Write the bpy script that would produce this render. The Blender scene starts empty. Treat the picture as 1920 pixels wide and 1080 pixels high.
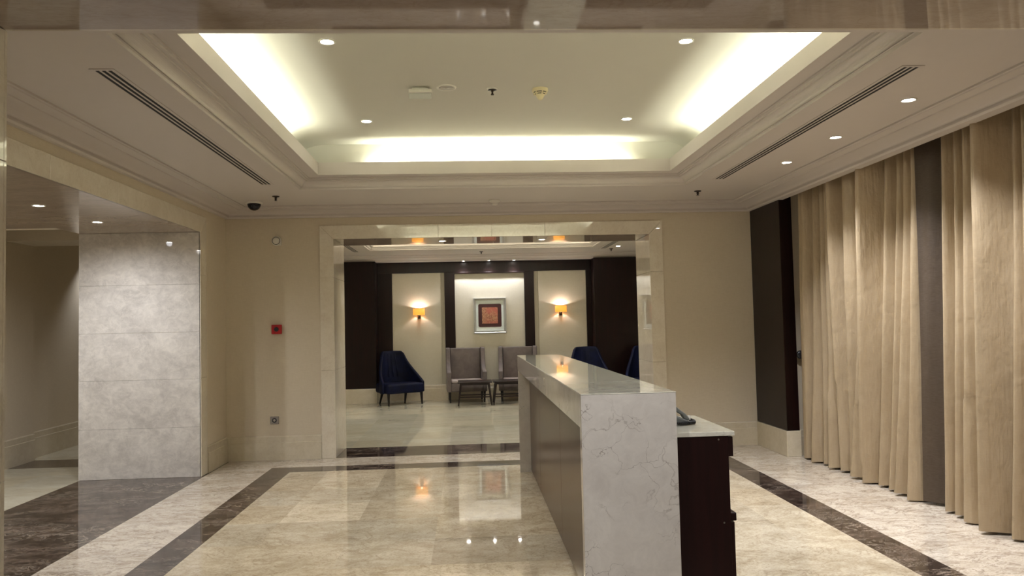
import bpy, bmesh, math, random
from mathutils import Vector, Matrix

random.seed(7)
S = bpy.context.scene
COL = S.collection
PI = math.pi

# ------------------------------------------------------------------ camera
F_PX = 1468.6
YAW, PITCH, ROLL = 0.0570050, 0.0461209, -0.0229808
fw = Vector((math.sin(YAW) * math.cos(PITCH), math.cos(YAW) * math.cos(PITCH), math.sin(PITCH)))
r0 = Vector((math.cos(YAW), -math.sin(YAW), 0))
u0 = r0.cross(fw)
rt = math.cos(ROLL) * r0 + math.sin(ROLL) * u0
up = -math.sin(ROLL) * r0 + math.cos(ROLL) * u0
cam_d = bpy.data.cameras.new('camera')
cam = bpy.data.objects.new('camera', cam_d)
COL.objects.link(cam)
M = Matrix((rt, up, -fw)).transposed().to_4x4()
M.translation = (0, 0, 1.45)
cam.matrix_world = M
cam_d.sensor_width = 36
cam_d.lens = F_PX / 1920 * 36
cam_d.clip_start = 0.02
S.camera = cam

# ------------------------------------------------------------------ view and world
S.view_settings.view_transform = 'Standard'
S.view_settings.look = 'None'
S.view_settings.gamma = 1
S.view_settings.use_curve_mapping = False
S.view_settings.exposure = 0.12
w = bpy.data.worlds.new('world')
S.world = w
w.use_nodes = True
w.node_tree.nodes['Background'].inputs[0].default_value = (0.8, 0.85, 1, 1)
w.node_tree.nodes['Background'].inputs[1].default_value = 0.02

# ------------------------------------------------------------------ lights (rest of the lamps sit in their builders)
WHITE = (0.93, 0.94, 1.0)
COVE = (0.95, 0.97, 0.82)
P_SPOT = 64.0


def spot(name, loc, power, color=WHITE, angle=95, blend=0.8, size=0.03, aim=None):
    d = bpy.data.lights.new(name, 'SPOT')
    d.energy = power
    d.color = color
    d.spot_size = math.radians(angle)
    d.spot_blend = blend
    d.shadow_soft_size = size
    o = bpy.data.objects.new(name, d)
    COL.objects.link(o)
    o.location = loc
    if aim:
        o.rotation_euler = (Vector(aim) - Vector(loc)).to_track_quat('-Z', 'Y').to_euler()
    return o


def area(name, loc, sx, sy, power, color, rot):
    d = bpy.data.lights.new(name, 'AREA')
    d.shape = 'RECTANGLE'
    d.size, d.size_y = sx, sy
    d.energy = power
    d.color = color
    o = bpy.data.objects.new(name, d)
    COL.objects.link(o)
    o.location = loc
    o.rotation_euler = rot
    return o


# cove tubes in the trough of the tray ceiling, shining up (X run at the back / front, Y runs at the sides)
TX0, TX1, TY0, TY1 = -1.60, 2.20, 3.57, 7.67
ZL, ZT = 2.80, 3.22
area('cove_light', (TX0 + 0.07, 5.40, 2.975), 0.04, 2.9, 21, COVE, (PI, 0, 0))
area('cove_light', (TX1 - 0.07, 5.40, 2.975), 0.04, 2.9, 25, COVE, (PI, 0, 0))
area('cove_light', (0.34, TY1 - 0.15, 2.975), 2.5, 0.04, 17, COVE, (PI, 0, 0))
area('cove_light', (0.30, TY0 + 0.15, 2.975), 2.8, 0.04, 36, COVE, (PI, 0, 0))

# ------------------------------------------------------------------ materials


def srgb(r, g, b):
    def f(c):
        c /= 255
        return c / 12.92 if c <= 0.04045 else ((c + 0.055) / 1.055) ** 2.4
    return (f(r), f(g), f(b), 1)


class NT:
    def __init__(s, name):
        s.m = bpy.data.materials.new(name)
        s.m.use_nodes = True
        s.t = s.m.node_tree
        s.b = s.t.nodes['Principled BSDF']

    def n(s, typ, **kw):
        x = s.t.nodes.new(typ)
        for k, v in kw.items():
            if k.startswith('i_'):
                x.inputs[k[2:].replace('_', ' ')].default_value = v
            else:
                setattr(x, k, v)
        return x

    def l(s, a, b):
        s.t.links.new(a, b)

    def coord(s, world=True, scale=(1, 1, 1), rot=(0, 0, 0), loc=(0, 0, 0)):
        if world:
            c = s.n('ShaderNodeNewGeometry').outputs['Position']
        else:
            c = s.n('ShaderNodeTexCoord').outputs['Object']
        mp = s.n('ShaderNodeMapping')
        mp.inputs['Scale'].default_value = scale
        mp.inputs['Rotation'].default_value = rot
        mp.inputs['Location'].default_value = loc
        s.l(c, mp.inputs['Vector'])
        return mp.outputs[0]

    def noise(s, vec, scale, detail=5, rough=0.6, dist=0.0):
        x = s.n('ShaderNodeTexNoise')
        x.inputs['Scale'].default_value = scale
        x.inputs['Detail'].default_value = detail
        x.inputs['Roughness'].default_value = rough
        x.inputs['Distortion'].default_value = dist
        s.l(vec, x.inputs['Vector'])
        return x.outputs['Fac']

    def ramp(s, fac, stops):
        x = s.n('ShaderNodeValToRGB')
        e = x.color_ramp.elements
        while len(e) < len(stops):
            e.new(0.5)
        for i, (p, c) in enumerate(stops):
            e[i].position = p
            e[i].color = c
        s.l(fac, x.inputs[0])
        return x.outputs[0]

    def mix(s, fac, a, b, mode='MIX'):
        x = s.n('ShaderNodeMix', data_type='RGBA', blend_type=mode)
        for sock, v in ((x.inputs[0], fac), (x.inputs[6], a), (x.inputs[7], b)):
            if hasattr(v, 'is_output'):
                s.l(v, sock)
            else:
                sock.default_value = v
        return x.outputs[2]

    def math(s, op, a, b=0.0):
        x = s.n('ShaderNodeMath', operation=op)
        for sock, v in ((x.inputs[0], a), (x.inputs[1], b)):
            if hasattr(v, 'is_output'):
                s.l(v, sock)
            else:
                sock.default_value = v
        return x.outputs[0]

    def vein(s, vec, scale, width, dist=1.0, detail=6, rough=0.6):
        f = s.noise(vec, scale, detail, rough, dist)
        d = s.math('ABSOLUTE', s.math('SUBTRACT', f, 0.5))
        return s.ramp(d, [(0.0, (1, 1, 1, 1)), (width, (0, 0, 0, 1))])

    def bump(s, h, strength, dist=0.01):
        x = s.n('ShaderNodeBump')
        x.inputs['Strength'].default_value = strength
        x.inputs['Distance'].default_value = dist
        s.l(h, x.inputs['Height'])
        s.l(x.outputs[0], s.b.inputs['Normal'])

    def out(s, color, rough=0.5, ior=None, metal=0.0, spec=None):
        if hasattr(color, 'is_output'):
            s.l(color, s.b.inputs['Base Color'])
        else:
            s.b.inputs['Base Color'].default_value = color
        if hasattr(rough, 'is_output'):
            s.l(rough, s.b.inputs['Roughness'])
        else:
            s.b.inputs['Roughness'].default_value = rough
        s.b.inputs['Metallic'].default_value = metal
        if ior:
            s.b.inputs['IOR'].default_value = ior
        if spec is not None:
            s.b.inputs['Specular IOR Level'].default_value = spec
        return s.m


def plain(name, color, rough=0.5, metal=0.0, var=0.06, scale=30, bump=0.0, world=False, **kw):
    t = NT(name)
    v = t.coord(world)
    f = t.noise(v, scale, 3)
    c = t.mix(f, tuple(x * (1 - var) for x in color[:3]) + (1,), tuple(min(1, x * (1 + var)) for x in color[:3]) + (1,))
    if bump:
        t.bump(f, bump, 0.003)
    return t.out(c, rough, metal=metal, **kw)


def emit(name, color, strength, rough=0.4):
    t = NT(name)
    t.b.inputs['Emission Color'].default_value = color
    t.b.inputs['Emission Strength'].default_value = strength
    return t.out(color, rough)


def marble(name, base, light, dark, scale=1.0, stretch=(1, 1, 1), vw=0.02, vamt=0.5, rough=0.07, ior=1.55,
           attr=False, fine=0.5, lightv=0.4):
    t = NT(name)
    v = t.coord(True, stretch)
    big = t.noise(v, 1.6 * scale, 4, 0.6, 0.6)
    med = t.noise(v, 7 * scale, 6, 0.7, 0.8)
    f = t.math('ADD', t.math('MULTIPLY', big, 0.5), t.math('MULTIPLY', med, 0.5))
    f = t.ramp(f, [(0.36, (0, 0, 0, 1)), (0.64, (1, 1, 1, 1))])
    c = t.mix(f, base, light)
    sm = t.noise(v, 38 * scale, 4, 0.7)
    c = t.mix(t.math('MULTIPLY', t.ramp(sm, [(0.5, (0, 0, 0, 1)), (0.72, (1, 1, 1, 1))]), fine), c, dark)
    vn = t.vein(v, 1.5 * scale, vw, 1.6, 7, 0.62)
    c = t.mix(t.math('MULTIPLY', vn, vamt), c, dark)
    v2 = t.vein(t.coord(True, stretch, loc=(3.1, 1.7, 0.4)), 2.6 * scale, vw * 0.8, 1.2, 6, 0.65)
    c = t.mix(t.math('MULTIPLY', v2, lightv), c, light)
    if attr:
        a = t.n('ShaderNodeAttribute', attribute_name='tone')
        c = t.mix(1.0, c, a.outputs['Color'], 'MULTIPLY')
    rr = t.ramp(med, [(0, (rough * 0.8,) * 3 + (1,)), (1, (rough * 1.3,) * 3 + (1,))])
    return t.out(c, rr, ior=ior)


m_floor = marble('marble_floor_tiles', srgb(178, 162, 134), srgb(222, 208, 182), srgb(136, 114, 86), 1.6, (0.9, 1.15, 1), 0.02, 0.5, 0.03, 1.55, attr=True, fine=0.7)
m_border = marble('marble_border', srgb(184, 169, 149), srgb(228, 217, 200), srgb(122, 104, 86), 1.8, (0.75, 1.4, 1), 0.03, 0.6, 0.05, 1.5, fine=0.7, lightv=0.7)
m_dark = marble('marble_emperador', srgb(34, 25, 21), srgb(66, 53, 45), srgb(16, 11, 9), 2.4, (0.7, 1.3, 1), 0.02, 0.5, 0.05, 1.5, fine=0.4)
# pale veins for the dark marble
_t = m_dark.node_tree


def add_pale_veins(mat, color, scale, width, amt, stretch=(0.8, 1.3, 1)):
    t = NT.__new__(NT)
    t.m = mat
    t.t = mat.node_tree
    t.b = t.t.nodes['Principled BSDF']
    src = t.b.inputs['Base Color'].links[0].from_socket
    v = t.coord(True, stretch, loc=(7, 2, 1))
    a = t.vein(v, scale, width, 2.2, 8, 0.7)
    mask = t.ramp(t.noise(v, scale * 0.5, 3), [(0.45, (0, 0, 0, 1)), (0.62, (1, 1, 1, 1))])
    c = t.mix(t.math('MULTIPLY', t.math('MULTIPLY', a, mask), amt), src, color)
    t.l(c, t.b.inputs['Base Color'])


add_pale_veins(m_dark, srgb(176, 160, 142), 3.2, 0.022, 0.9)
add_pale_veins(m_dark, srgb(132, 112, 98), 9.0, 0.06, 0.8)
add_pale_veins(m_dark, srgb(196, 182, 164), 5.0, 0.012, 0.9)
m_frame = marble('marble_frame', srgb(224, 213, 192), srgb(238, 230, 212), srgb(198, 182, 156), 1.4, (1, 1, 1), 0.01, 0.25, 0.02, 1.8, fine=0.25)
m_soffit = marble('marble_soffit', srgb(166, 150, 134), srgb(186, 171, 155), srgb(144, 126, 110), 1.6, (0.6, 1.6, 1), 0.015, 0.3, 0.03, 1.6, fine=0.3)
m_pier = marble('marble_pier', srgb(192, 186, 178), srgb(234, 228, 218), srgb(168, 160, 150), 1.5, (1, 1, 1.2), 0.02, 0.15, 0.03, 1.6, fine=0.12, lightv=0.4)
m_counter = marble('marble_counter', srgb(194, 186, 174), srgb(214, 207, 194), srgb(192, 184, 170), 1.6, (1, 1, 1), 0.01, 0.1, 0.06, 1.55, fine=0.15, lightv=0.15)


def add_cracks(mat, color, scale, width, amt):
    t = NT.__new__(NT)
    t.m = mat
    t.t = mat.node_tree
    t.b = t.t.nodes['Principled BSDF']
    src = t.b.inputs['Base Color'].links[0].from_socket
    v = t.coord(True)
    nz = t.n('ShaderNodeTexNoise')
    nz.inputs['Scale'].default_value = 4.5
    nz.inputs['Detail'].default_value = 6
    t.l(v, nz.inputs['Vector'])
    add = t.n('ShaderNodeVectorMath', operation='MULTIPLY_ADD')
    t.l(nz.outputs['Color'], add.inputs[0])
    add.inputs[1].default_value = (0.45, 0.45, 0.45)
    t.l(v, add.inputs[2])
    vo = t.n('ShaderNodeTexVoronoi', feature='DISTANCE_TO_EDGE')
    vo.inputs['Scale'].default_value = scale
    t.l(add.outputs[0], vo.inputs['Vector'])
    e = t.ramp(vo.outputs['Distance'], [(0.0, (1, 1, 1, 1)), (width, (0, 0, 0, 1))])
    mask = t.ramp(t.noise(v, 3.0, 3), [(0.48, (0, 0, 0, 1)), (0.6, (1, 1, 1, 1))])
    c = t.mix(t.math('MULTIPLY', t.math('MULTIPLY', e, mask), amt), src, color)
    t.l(c, t.b.inputs['Base Color'])


add_cracks(m_counter, srgb(108, 96, 84), 5.2, 0.0065, 0.85)
add_cracks(m_counter, srgb(150, 138, 126), 2.6, 0.010, 0.6)
m_ctop = marble('marble_counter_top', srgb(200, 196, 178), srgb(226, 222, 204), srgb(156, 152, 136), 1.6, (0.6, 2.4, 1), 0.02, 0.5, 0.03, 1.6, fine=0.3, lightv=0.5)
m_base = marble('marble_skirting', srgb(206, 194, 168), srgb(222, 212, 190), srgb(182, 166, 140), 1.4, (1, 1, 1), 0.01, 0.2, 0.12, 1.5, fine=0.2)
m_plaster = plain('ceiling_paint', srgb(210, 202, 194), 0.6, var=0.02, scale=12, world=True)
m_cove = plain('tray_paint', srgb(208, 205, 192), 0.65, var=0.015, scale=6, world=True)


def wallpaper(name, c1, c2):
    t = NT(name)
    v = t.coord(True, (1, 1, 1))
    wv = t.noise(t.coord(True, (6, 6, 160)), 3, 3, 0.6)
    wh = t.noise(t.coord(True, (120, 120, 5)), 3, 3, 0.6)
    f = t.math('ADD', t.math('MULTIPLY', wv, 0.6), t.math('MULTIPLY', wh, 0.4))
    c = t.mix(t.ramp(f, [(0.35, (0, 0, 0, 1)), (0.65, (1, 1, 1, 1))]), c1, c2)
    t.bump(f, 0.15, 0.002)
    return t.out(c, 0.75)


m_paper = wallpaper('linen_wallpaper', srgb(208, 195, 171), srgb(220, 208, 186))
m_paper_l = wallpaper('pale_linen_panel', srgb(200, 193, 173), srgb(213, 207, 190))


def wood(name, c1, c2, rough=0.25, axis=(14, 14, 0.8), ior=1.5):
    t = NT(name)
    f = t.noise(t.coord(True, axis), 2.2, 6, 0.65, 0.6)
    c = t.mix(t.ramp(f, [(0.3, (0, 0, 0, 1)), (0.7, (1, 1, 1, 1))]), c1, c2)
    return t.out(c, rough, ior=ior)


m_wood = wood('dark_mahogany', srgb(14, 4, 4), srgb(30, 10, 8), 0.34, ior=1.36)
m_walnut = wood('bronze_veneer', srgb(58, 43, 32), srgb(98, 77, 58), 0.25, ior=1.32)
m_cabinet = wood('cabinet_veneer', srgb(24, 6, 5), srgb(36, 11, 9), 0.4, ior=1.35)
m_black = plain('black_void', (0.004, 0.004, 0.004, 1), 0.7)
m_white = plain('white_plastic', srgb(226, 222, 210), 0.4)
m_cream = plain('cream_plastic', srgb(226, 216, 176), 0.4)
m_darkplastic = plain('dark_plastic', srgb(40, 42, 46), 0.3)
m_dome = plain('smoked_dome', srgb(14, 15, 20), 0.08)
m_metal = plain('brushed_steel', srgb(190, 186, 180), 0.25, 1.0)
m_bronze = plain('dark_bronze', srgb(52, 44, 38), 0.35, 0.8)
m_red = plain('red_plastic', srgb(176, 22, 24), 0.35)
m_leg = plain('espresso_legs', srgb(16, 8, 6), 0.3)
m_table = plain('mahogany_table', srgb(24, 9, 7), 0.3)
m_glassy = plain('frosted_lens', srgb(196, 196, 190), 0.2)
m_lamp = emit('lamp_lens', (1.0, 0.95, 0.88, 1), 60)
m_off = plain('reflector_off', srgb(180, 176, 168), 0.3, 0.6)
m_shade = emit('amber_shade', srgb(255, 176, 70), 0.85)
m_sil = plain('silver_frame', srgb(208, 208, 202), 0.3, 0.7)
m_mount = plain('pale_mount', srgb(222, 230, 224), 0.5)
m_phone = plain('grey_phone', srgb(112, 114, 108), 0.4)
m_cord = plain('black_cord', srgb(22, 20, 18), 0.4)


def velvet(name, c1, c2, scale=6):
    t = NT(name)
    f = t.noise(t.coord(False), scale, 5, 0.65, 0.4)
    c = t.mix(t.ramp(f, [(0.3, (0, 0, 0, 1)), (0.7, (1, 1, 1, 1))]), c1, c2)
    t.b.inputs['Sheen Weight'].default_value = 0.6
    t.b.inputs['Sheen Roughness'].default_value = 0.4
    t.b.inputs['Sheen Tint'].default_value = c2
    t.bump(t.noise(t.coord(False), 30, 4), 0.2, 0.004)
    return t.out(c, 0.65)


m_grey = velvet('grey_velvet', srgb(88, 79, 75), srgb(114, 103, 98))
m_cush = velvet('grey_cushion', srgb(150, 138, 132), srgb(178, 166, 160))
m_navy = velvet('navy_velvet', srgb(3, 6, 24), srgb(8, 16, 50))
m_navy.node_tree.nodes['Principled BSDF'].inputs['Sheen Weight'].default_value = 0.04
m_navy.node_tree.nodes['Principled BSDF'].inputs['Specular IOR Level'].default_value = 0.2


def fabric(name, c1, c2, rough, wr=0.5):
    t = NT(name)
    a = t.noise(t.coord(True, (3, 3, 1.2)), 3, 4, 0.6)
    wv = t.noise(t.coord(True, (10, 10, 120)), 3, 3)
    c = t.mix(a, c1, c2)
    c = t.mix(0.05, c, t.ramp(wv, [(0.3, (0.25, 0.2, 0.15, 1)), (0.7, (0.8, 0.75, 0.65, 1))]))
    h1 = t.noise(t.coord(True, (7, 7, 4)), 1.8, 4, 0.5, 0.3)
    h2 = t.noise(t.coord(True, (30, 30, 2)), 1.5, 3, 0.5)
    t.bump(t.math('ADD', h1, t.math('MULTIPLY', h2, 0.4)), wr, 0.02)
    return t.out(c, rough)


m_curtain = fabric('beige_silk', srgb(164, 143, 112), srgb(186, 167, 137), 0.38, 0.55)
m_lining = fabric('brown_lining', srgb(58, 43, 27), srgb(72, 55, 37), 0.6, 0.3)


def art_mat():
    t = NT('abstract_artwork')
    v = t.coord(True, (1, 1, 1))
    f = t.noise(v, 60, 6, 0.8)
    c = t.mix(t.ramp(f, [(0.4, (0, 0, 0, 1)), (0.6, (1, 1, 1, 1))]), srgb(120, 62, 44), srgb(196, 150, 112))
    g = t.noise(v, 6, 2)
    c = t.mix(t.ramp(g, [(0.45, (0, 0, 0, 1)), (0.65, (0.7, 0.7, 0.7, 1))]), c, srgb(176, 84, 72))
    return t.out(c, 0.5)


m_art = art_mat()
m_artdark = plain('maroon_mat', srgb(62, 20, 24), 0.4, var=0.35, scale=5, world=True)

# ------------------------------------------------------------------ mesh helpers


class MB:
    """collects shapes into one mesh"""

    def __init__(s):
        s.bm = bmesh.new()

    def faces(s, vs, fs):
        v = [s.bm.verts.new(p) for p in vs]
        out = []
        for f in fs:
            try:
                out.append(s.bm.faces.new([v[i] for i in f]))
            except ValueError:
                pass
        return out

    def box(s, x0, x1, y0, y1, z0, z1):
        s.faces([(x0, y0, z0), (x1, y0, z0), (x1, y1, z0), (x0, y1, z0), (x0, y0, z1), (x1, y0, z1), (x1, y1, z1), (x0, y1, z1)],
                [(3, 2, 1, 0), (4, 5, 6, 7), (0, 1, 5, 4), (1, 2, 6, 5), (2, 3, 7, 6), (3, 0, 4, 7)])
        return s

    def prism(s, pts, a0, a1, axis='y'):
        """polygon extruded along an axis; pts are the two other coordinates in xyz order"""
        n = len(pts)

        def P(p, a):
            return (a, p[0], p[1]) if axis == 'x' else (p[0], a, p[1]) if axis == 'y' else (p[0], p[1], a)
        vs = [P(p, a0) for p in pts] + [P(p, a1) for p in pts]
        fs = [tuple(range(n)), tuple(range(2 * n - 1, n - 1, -1))] + [(i, i + n, (i + 1) % n + n, (i + 1) % n) for i in range(n)]
        s.faces(vs, fs)
        return s

    def rings(s, rects, cap0=False, cap1=False):
        """rects: (x0, x1, y0, y1, z); joins each to the next with mitred quads"""
        rows = []
        for x0, x1, y0, y1, z in rects:
            rows.append([s.bm.verts.new(p) for p in ((x0, y0, z), (x1, y0, z), (x1, y1, z), (x0, y1, z))])
        for a, b in zip(rows, rows[1:]):
            for i in range(4):
                s.bm.faces.new([a[i], a[(i + 1) % 4], b[(i + 1) % 4], b[i]])
        if cap0:
            s.bm.faces.new(rows[0])
        if cap1:
            s.bm.faces.new(rows[-1])
        return s

    def lathe(s, prof, c=(0, 0, 0), n=24, axis='z', cap=True):
        """prof: (radius, height) list, turned about an axis through c"""
        rows = []
        for r, h in prof:
            row = []
            for i in range(n):
                a = 2 * PI * i / n
                p = (r * math.cos(a), r * math.sin(a), h)
                if axis == 'y':
                    p = (p[0], p[2], p[1])
                elif axis == 'x':
                    p = (p[2], p[0], p[1])
                row.append(s.bm.verts.new((p[0] + c[0], p[1] + c[1], p[2] + c[2])))
            rows.append(row)
        for a, b in zip(rows, rows[1:]):
            for i in range(n):
                s.bm.faces.new([a[i], a[(i + 1) % n], b[(i + 1) % n], b[i]])
        if cap:
            s.bm.faces.new(rows[0])
            s.bm.faces.new(rows[-1])
        return s

    def tube(s, pts, rad, n=8, cap=True):
        pts = [Vector(p) for p in pts]
        rads = rad if isinstance(rad, (list, tuple)) else [rad] * len(pts)
        rows = []
        ref = None
        for i, p in enumerate(pts):
            t = (pts[min(i + 1, len(pts) - 1)] - pts[max(i - 1, 0)]).normalized()
            if ref is None:
                ref = Vector((0, 0, 1)) if abs(t.z) < 0.9 else Vector((1, 0, 0))
            a = t.cross(ref).normalized()
            b = t.cross(a).normalized()
            ref = -b if False else ref
            rows.append([s.bm.verts.new(p + (a * math.cos(2 * PI * k / n) + b * math.sin(2 * PI * k / n)) * rads[i]) for k in range(n)])
        for a, b in zip(rows, rows[1:]):
            for i in range(n):
                s.bm.faces.new([a[i], a[(i + 1) % n], b[(i + 1) % n], b[i]])
        if cap:
            s.bm.faces.new(rows[0])
            s.bm.faces.new(rows[-1])
        return s

    def taper(s, p0, p1, a0, a1):
        """square leg from p0 (side a0) to p1 (side a1)"""
        vs = []
        for p, a in ((p0, a0), (p1, a1)):
            h = a / 2
            vs += [(p[0] - h, p[1] - h, p[2]), (p[0] + h, p[1] - h, p[2]), (p[0] + h, p[1] + h, p[2]), (p[0] - h, p[1] + h, p[2])]
        s.faces(vs, [(0, 1, 2, 3), (7, 6, 5, 4), (0, 4, 5, 1), (1, 5, 6, 2), (2, 6, 7, 3), (3, 7, 4, 0)])
        return s

    def grid(s, fn, nu, nv):
        rows = [[s.bm.verts.new(fn(i / nu, j / nv)) for i in range(nu + 1)] for j in range(nv + 1)]
        for j in range(nv):
            for i in range(nu):
                s.bm.faces.new([rows[j][i], rows[j][i + 1], rows[j + 1][i + 1], rows[j + 1][i]])
        return s

    def build(s, name, mat, parent=None, bevel=0.0, smooth=False, seg=2, subsurf=0, solid=0.0, normals=True):
        if normals:
            bmesh.ops.recalc_face_normals(s.bm, faces=s.bm.faces)
        me = bpy.data.meshes.new(name)
        s.bm.to_mesh(me)
        s.bm.free()
        for m in (mat if isinstance(mat, (list, tuple)) else [mat]):
            me.materials.append(m)
        o = bpy.data.objects.new(name, me)
        COL.objects.link(o)
        if parent:
            o.parent = parent
        if smooth:
            for p in me.polygons:
                p.use_smooth = True
        if solid:
            md = o.modifiers.new('solid', 'SOLIDIFY')
            md.thickness = solid
            md.offset = 0
        if bevel:
            md = o.modifiers.new('bevel', 'BEVEL')
            md.width = bevel
            md.segments = seg
            md.limit_method = 'ANGLE'
            if not smooth:
                md.harden_normals = False
        if subsurf:
            md = o.modifiers.new('subsurf', 'SUBSURF')
            md.levels = md.render_levels = subsurf
        return o


def struct(o, label=None):
    o['kind'] = 'structure'
    if label:
        o['label'] = label
    return o


def tag(o, label, cat, group=None, kind=None):
    o['label'] = label
    o['category'] = cat
    if group:
        o['group'] = group
    if kind:
        o['kind'] = kind
    return o


def thing(name, label, cat, loc=(0, 0, 0), rz=0.0, group=None, rot=None):
    o = bpy.data.objects.new(name, None)
    COL.objects.link(o)
    o.empty_display_size = 0.1
    o.location = loc
    o.rotation_euler = rot if rot else (0, 0, rz)
    return tag(o, label, cat, group)


def copy_tree(o, parent=None):
    c = o.copy()
    COL.objects.link(c)
    if parent:
        c.parent = parent
    for ch in [k for k in COL.objects if k.parent == o]:
        copy_tree(ch, c)
    return c


# ------------------------------------------------------------------ dimensions of the setting
XL, XR = -2.70, 3.31        # left wall face, right bulkhead face
YN, YB = 2.62, 8.93         # near wall face, back wall face
YF = 9.64                   # far face of the back wall (lounge side)
YL = 15.50                  # lounge end wall
PX = -3.87                  # corridor side of the thick left wall
CX = -5.06                  # corridor wall
XC = 3.85                   # window wall behind the curtains
OZ = 2.455                  # height of the stone openings
OX0, OX1 = -1.50, 2.11      # the two cross openings
AY0, AY1 = 3.20, 8.08       # opening in the left wall
RX0, RX1, RY0, RY1 = -1.84, 2.49, 2.9, 8.14     # tiled field inside the dark strip
DX0, DX1, DY1 = -2.085, 2.73, 8.43              # outer edge of the dark strip

# ------------------------------------------------------------------ floor
bm = bmesh.new()
tone = bm.loops.layers.float_color.new('tone')


def fquad(x0, x1, y0, y1, mi, t=(1, 1, 1)):
    if x1 - x0 < 1e-4 or y1 - y0 < 1e-4:
        return
    v = [bm.verts.new(p) for p in ((x0, y0, 0), (x1, y0, 0), (x1, y1, 0), (x0, y1, 0))]
    f = bm.faces.new(v)
    f.material_index = mi
    for lp in f.loops:
        lp[tone] = (t[0], t[1], t[2], 1)


gx = [-0.255 + 0.595 * k for k in range(-20, 22)]
gy = [6.04 + 0.594 * k for k in range(-16, 20)]
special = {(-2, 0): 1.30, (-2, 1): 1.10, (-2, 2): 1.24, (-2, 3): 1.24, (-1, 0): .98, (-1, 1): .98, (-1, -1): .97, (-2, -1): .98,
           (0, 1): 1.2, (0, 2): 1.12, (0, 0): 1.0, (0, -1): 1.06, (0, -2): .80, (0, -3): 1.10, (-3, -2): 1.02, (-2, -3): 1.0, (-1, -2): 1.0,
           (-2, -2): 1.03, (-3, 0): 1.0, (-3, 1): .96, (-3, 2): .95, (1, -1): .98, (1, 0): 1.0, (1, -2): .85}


def field(x0, x1, y0, y1, mi=0, lo=0.92, hi=1.1):
    xs = [x0] + [g for g in gx if x0 + 0.02 < g < x1 - 0.02] + [x1]
    ys = [y0] + [g for g in gy if y0 + 0.02 < g < y1 - 0.02] + [y1]
    for i in range(len(xs) - 1):
        for j in range(len(ys) - 1):
            cx, cy = (xs[i] + xs[i + 1]) / 2, (ys[j] + ys[j + 1]) / 2
            k = (math.floor((cx + 0.255) / 0.595), math.floor((cy - 6.04) / 0.594))
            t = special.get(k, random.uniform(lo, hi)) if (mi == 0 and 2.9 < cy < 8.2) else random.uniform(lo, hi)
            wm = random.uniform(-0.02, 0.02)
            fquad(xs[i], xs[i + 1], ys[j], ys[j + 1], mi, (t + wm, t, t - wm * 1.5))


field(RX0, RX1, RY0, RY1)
# dark strip (mitred look comes from one material)
fquad(DX0, RX0, RY0 - 0.25, DY1, 2)
fquad(RX1, DX1, RY0 - 0.25, DY1, 2)
fquad(RX0, RX1, RY1, DY1, 2)
fquad(RX0, RX1, RY0 - 0.25, RY0, 2)
# outer border
fquad(-2.665, DX0, RY0 - 0.25, YB, 1)
fquad(DX1, XC, RY0 - 0.25, YB, 1)
fquad(DX0, DX1, DY1, YB, 1)
fquad(-2.665, XC, YN, RY0 - 0.25, 1)
# thresholds
fquad(XL - 0.4, XC, YB, YF, 2)
fquad(XL - 0.4, XC, 1.9, YN, 2)
fquad(PX, -2.665, 1.9, YF, 2)
# lounge, foyer, corridor
field(-3.6, 4.4, YF, YL + 0.1, 3)
fquad(-4, 5, -3.4, 1.9, 2)
field(-6, PX, -1, 8.90, 3)
fquad(-6, PX, 8.90, 9.45, 2)
field(-6, PX, 9.45, 12.5, 3)
me = bpy.data.meshes.new('floor')
bm.to_mesh(me)
bm.free()
m_pale = marble('marble_pale_tiles', srgb(188, 180, 156), srgb(212, 206, 184), srgb(160, 148, 122), 1.3, (0.6, 1.5, 1), 0.012, 0.3, 0.045, 1.58, attr=True, fine=0.2)
for m in (m_floor, m_border, m_dark, m_pale):
    me.materials.append(m)
flo = bpy.data.objects.new('floor', me)
COL.objects.link(flo)
struct(flo, 'polished beige marble tile floor with a dark brown marble strip')


# ------------------------------------------------------------------ ceiling and mouldings
def tray(o, z, X0=TX0, X1=TX1, Y0=TY0, Y1=TY1):
    return (X0 + o, X1 - o, Y0 + o, Y1 - o, z)


b = MB()
b.rings([(XL - 0.02, XR + 0.02, YN - 0.02, YB + 0.02, ZL), tray(0, ZL)])
struct(b.build('ceiling', m_plaster), 'flat painted ceiling around the recessed tray')
b = MB()
prof = [(0, 2.80), (0.002, 2.818), (0.013, 2.819), (0.013, 2.834), (0.019, 2.834), (0.019, 2.820)]
for i in range(1, 9):
    a = i / 8 * PI / 2
    prof.append((0.019 + 0.050 * (1 - math.cos(a)), 2.820 + 0.050 * math.sin(a)))
prof += [(0.070, 2.880), (0.090, 2.880), (0.091, 2.892), (0.103, 2.892), (0.104, 2.902), (0.116, 2.903), (0.21, 2.904), (0.21, 3.024), (0.19, 3.024), (0.19, 2.93)]
b.rings([tray(o, z) for o, z in prof])
struct(b.build('trim_1', m_plaster), 'stepped plaster moulding and fascia round the ceiling tray')
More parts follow.
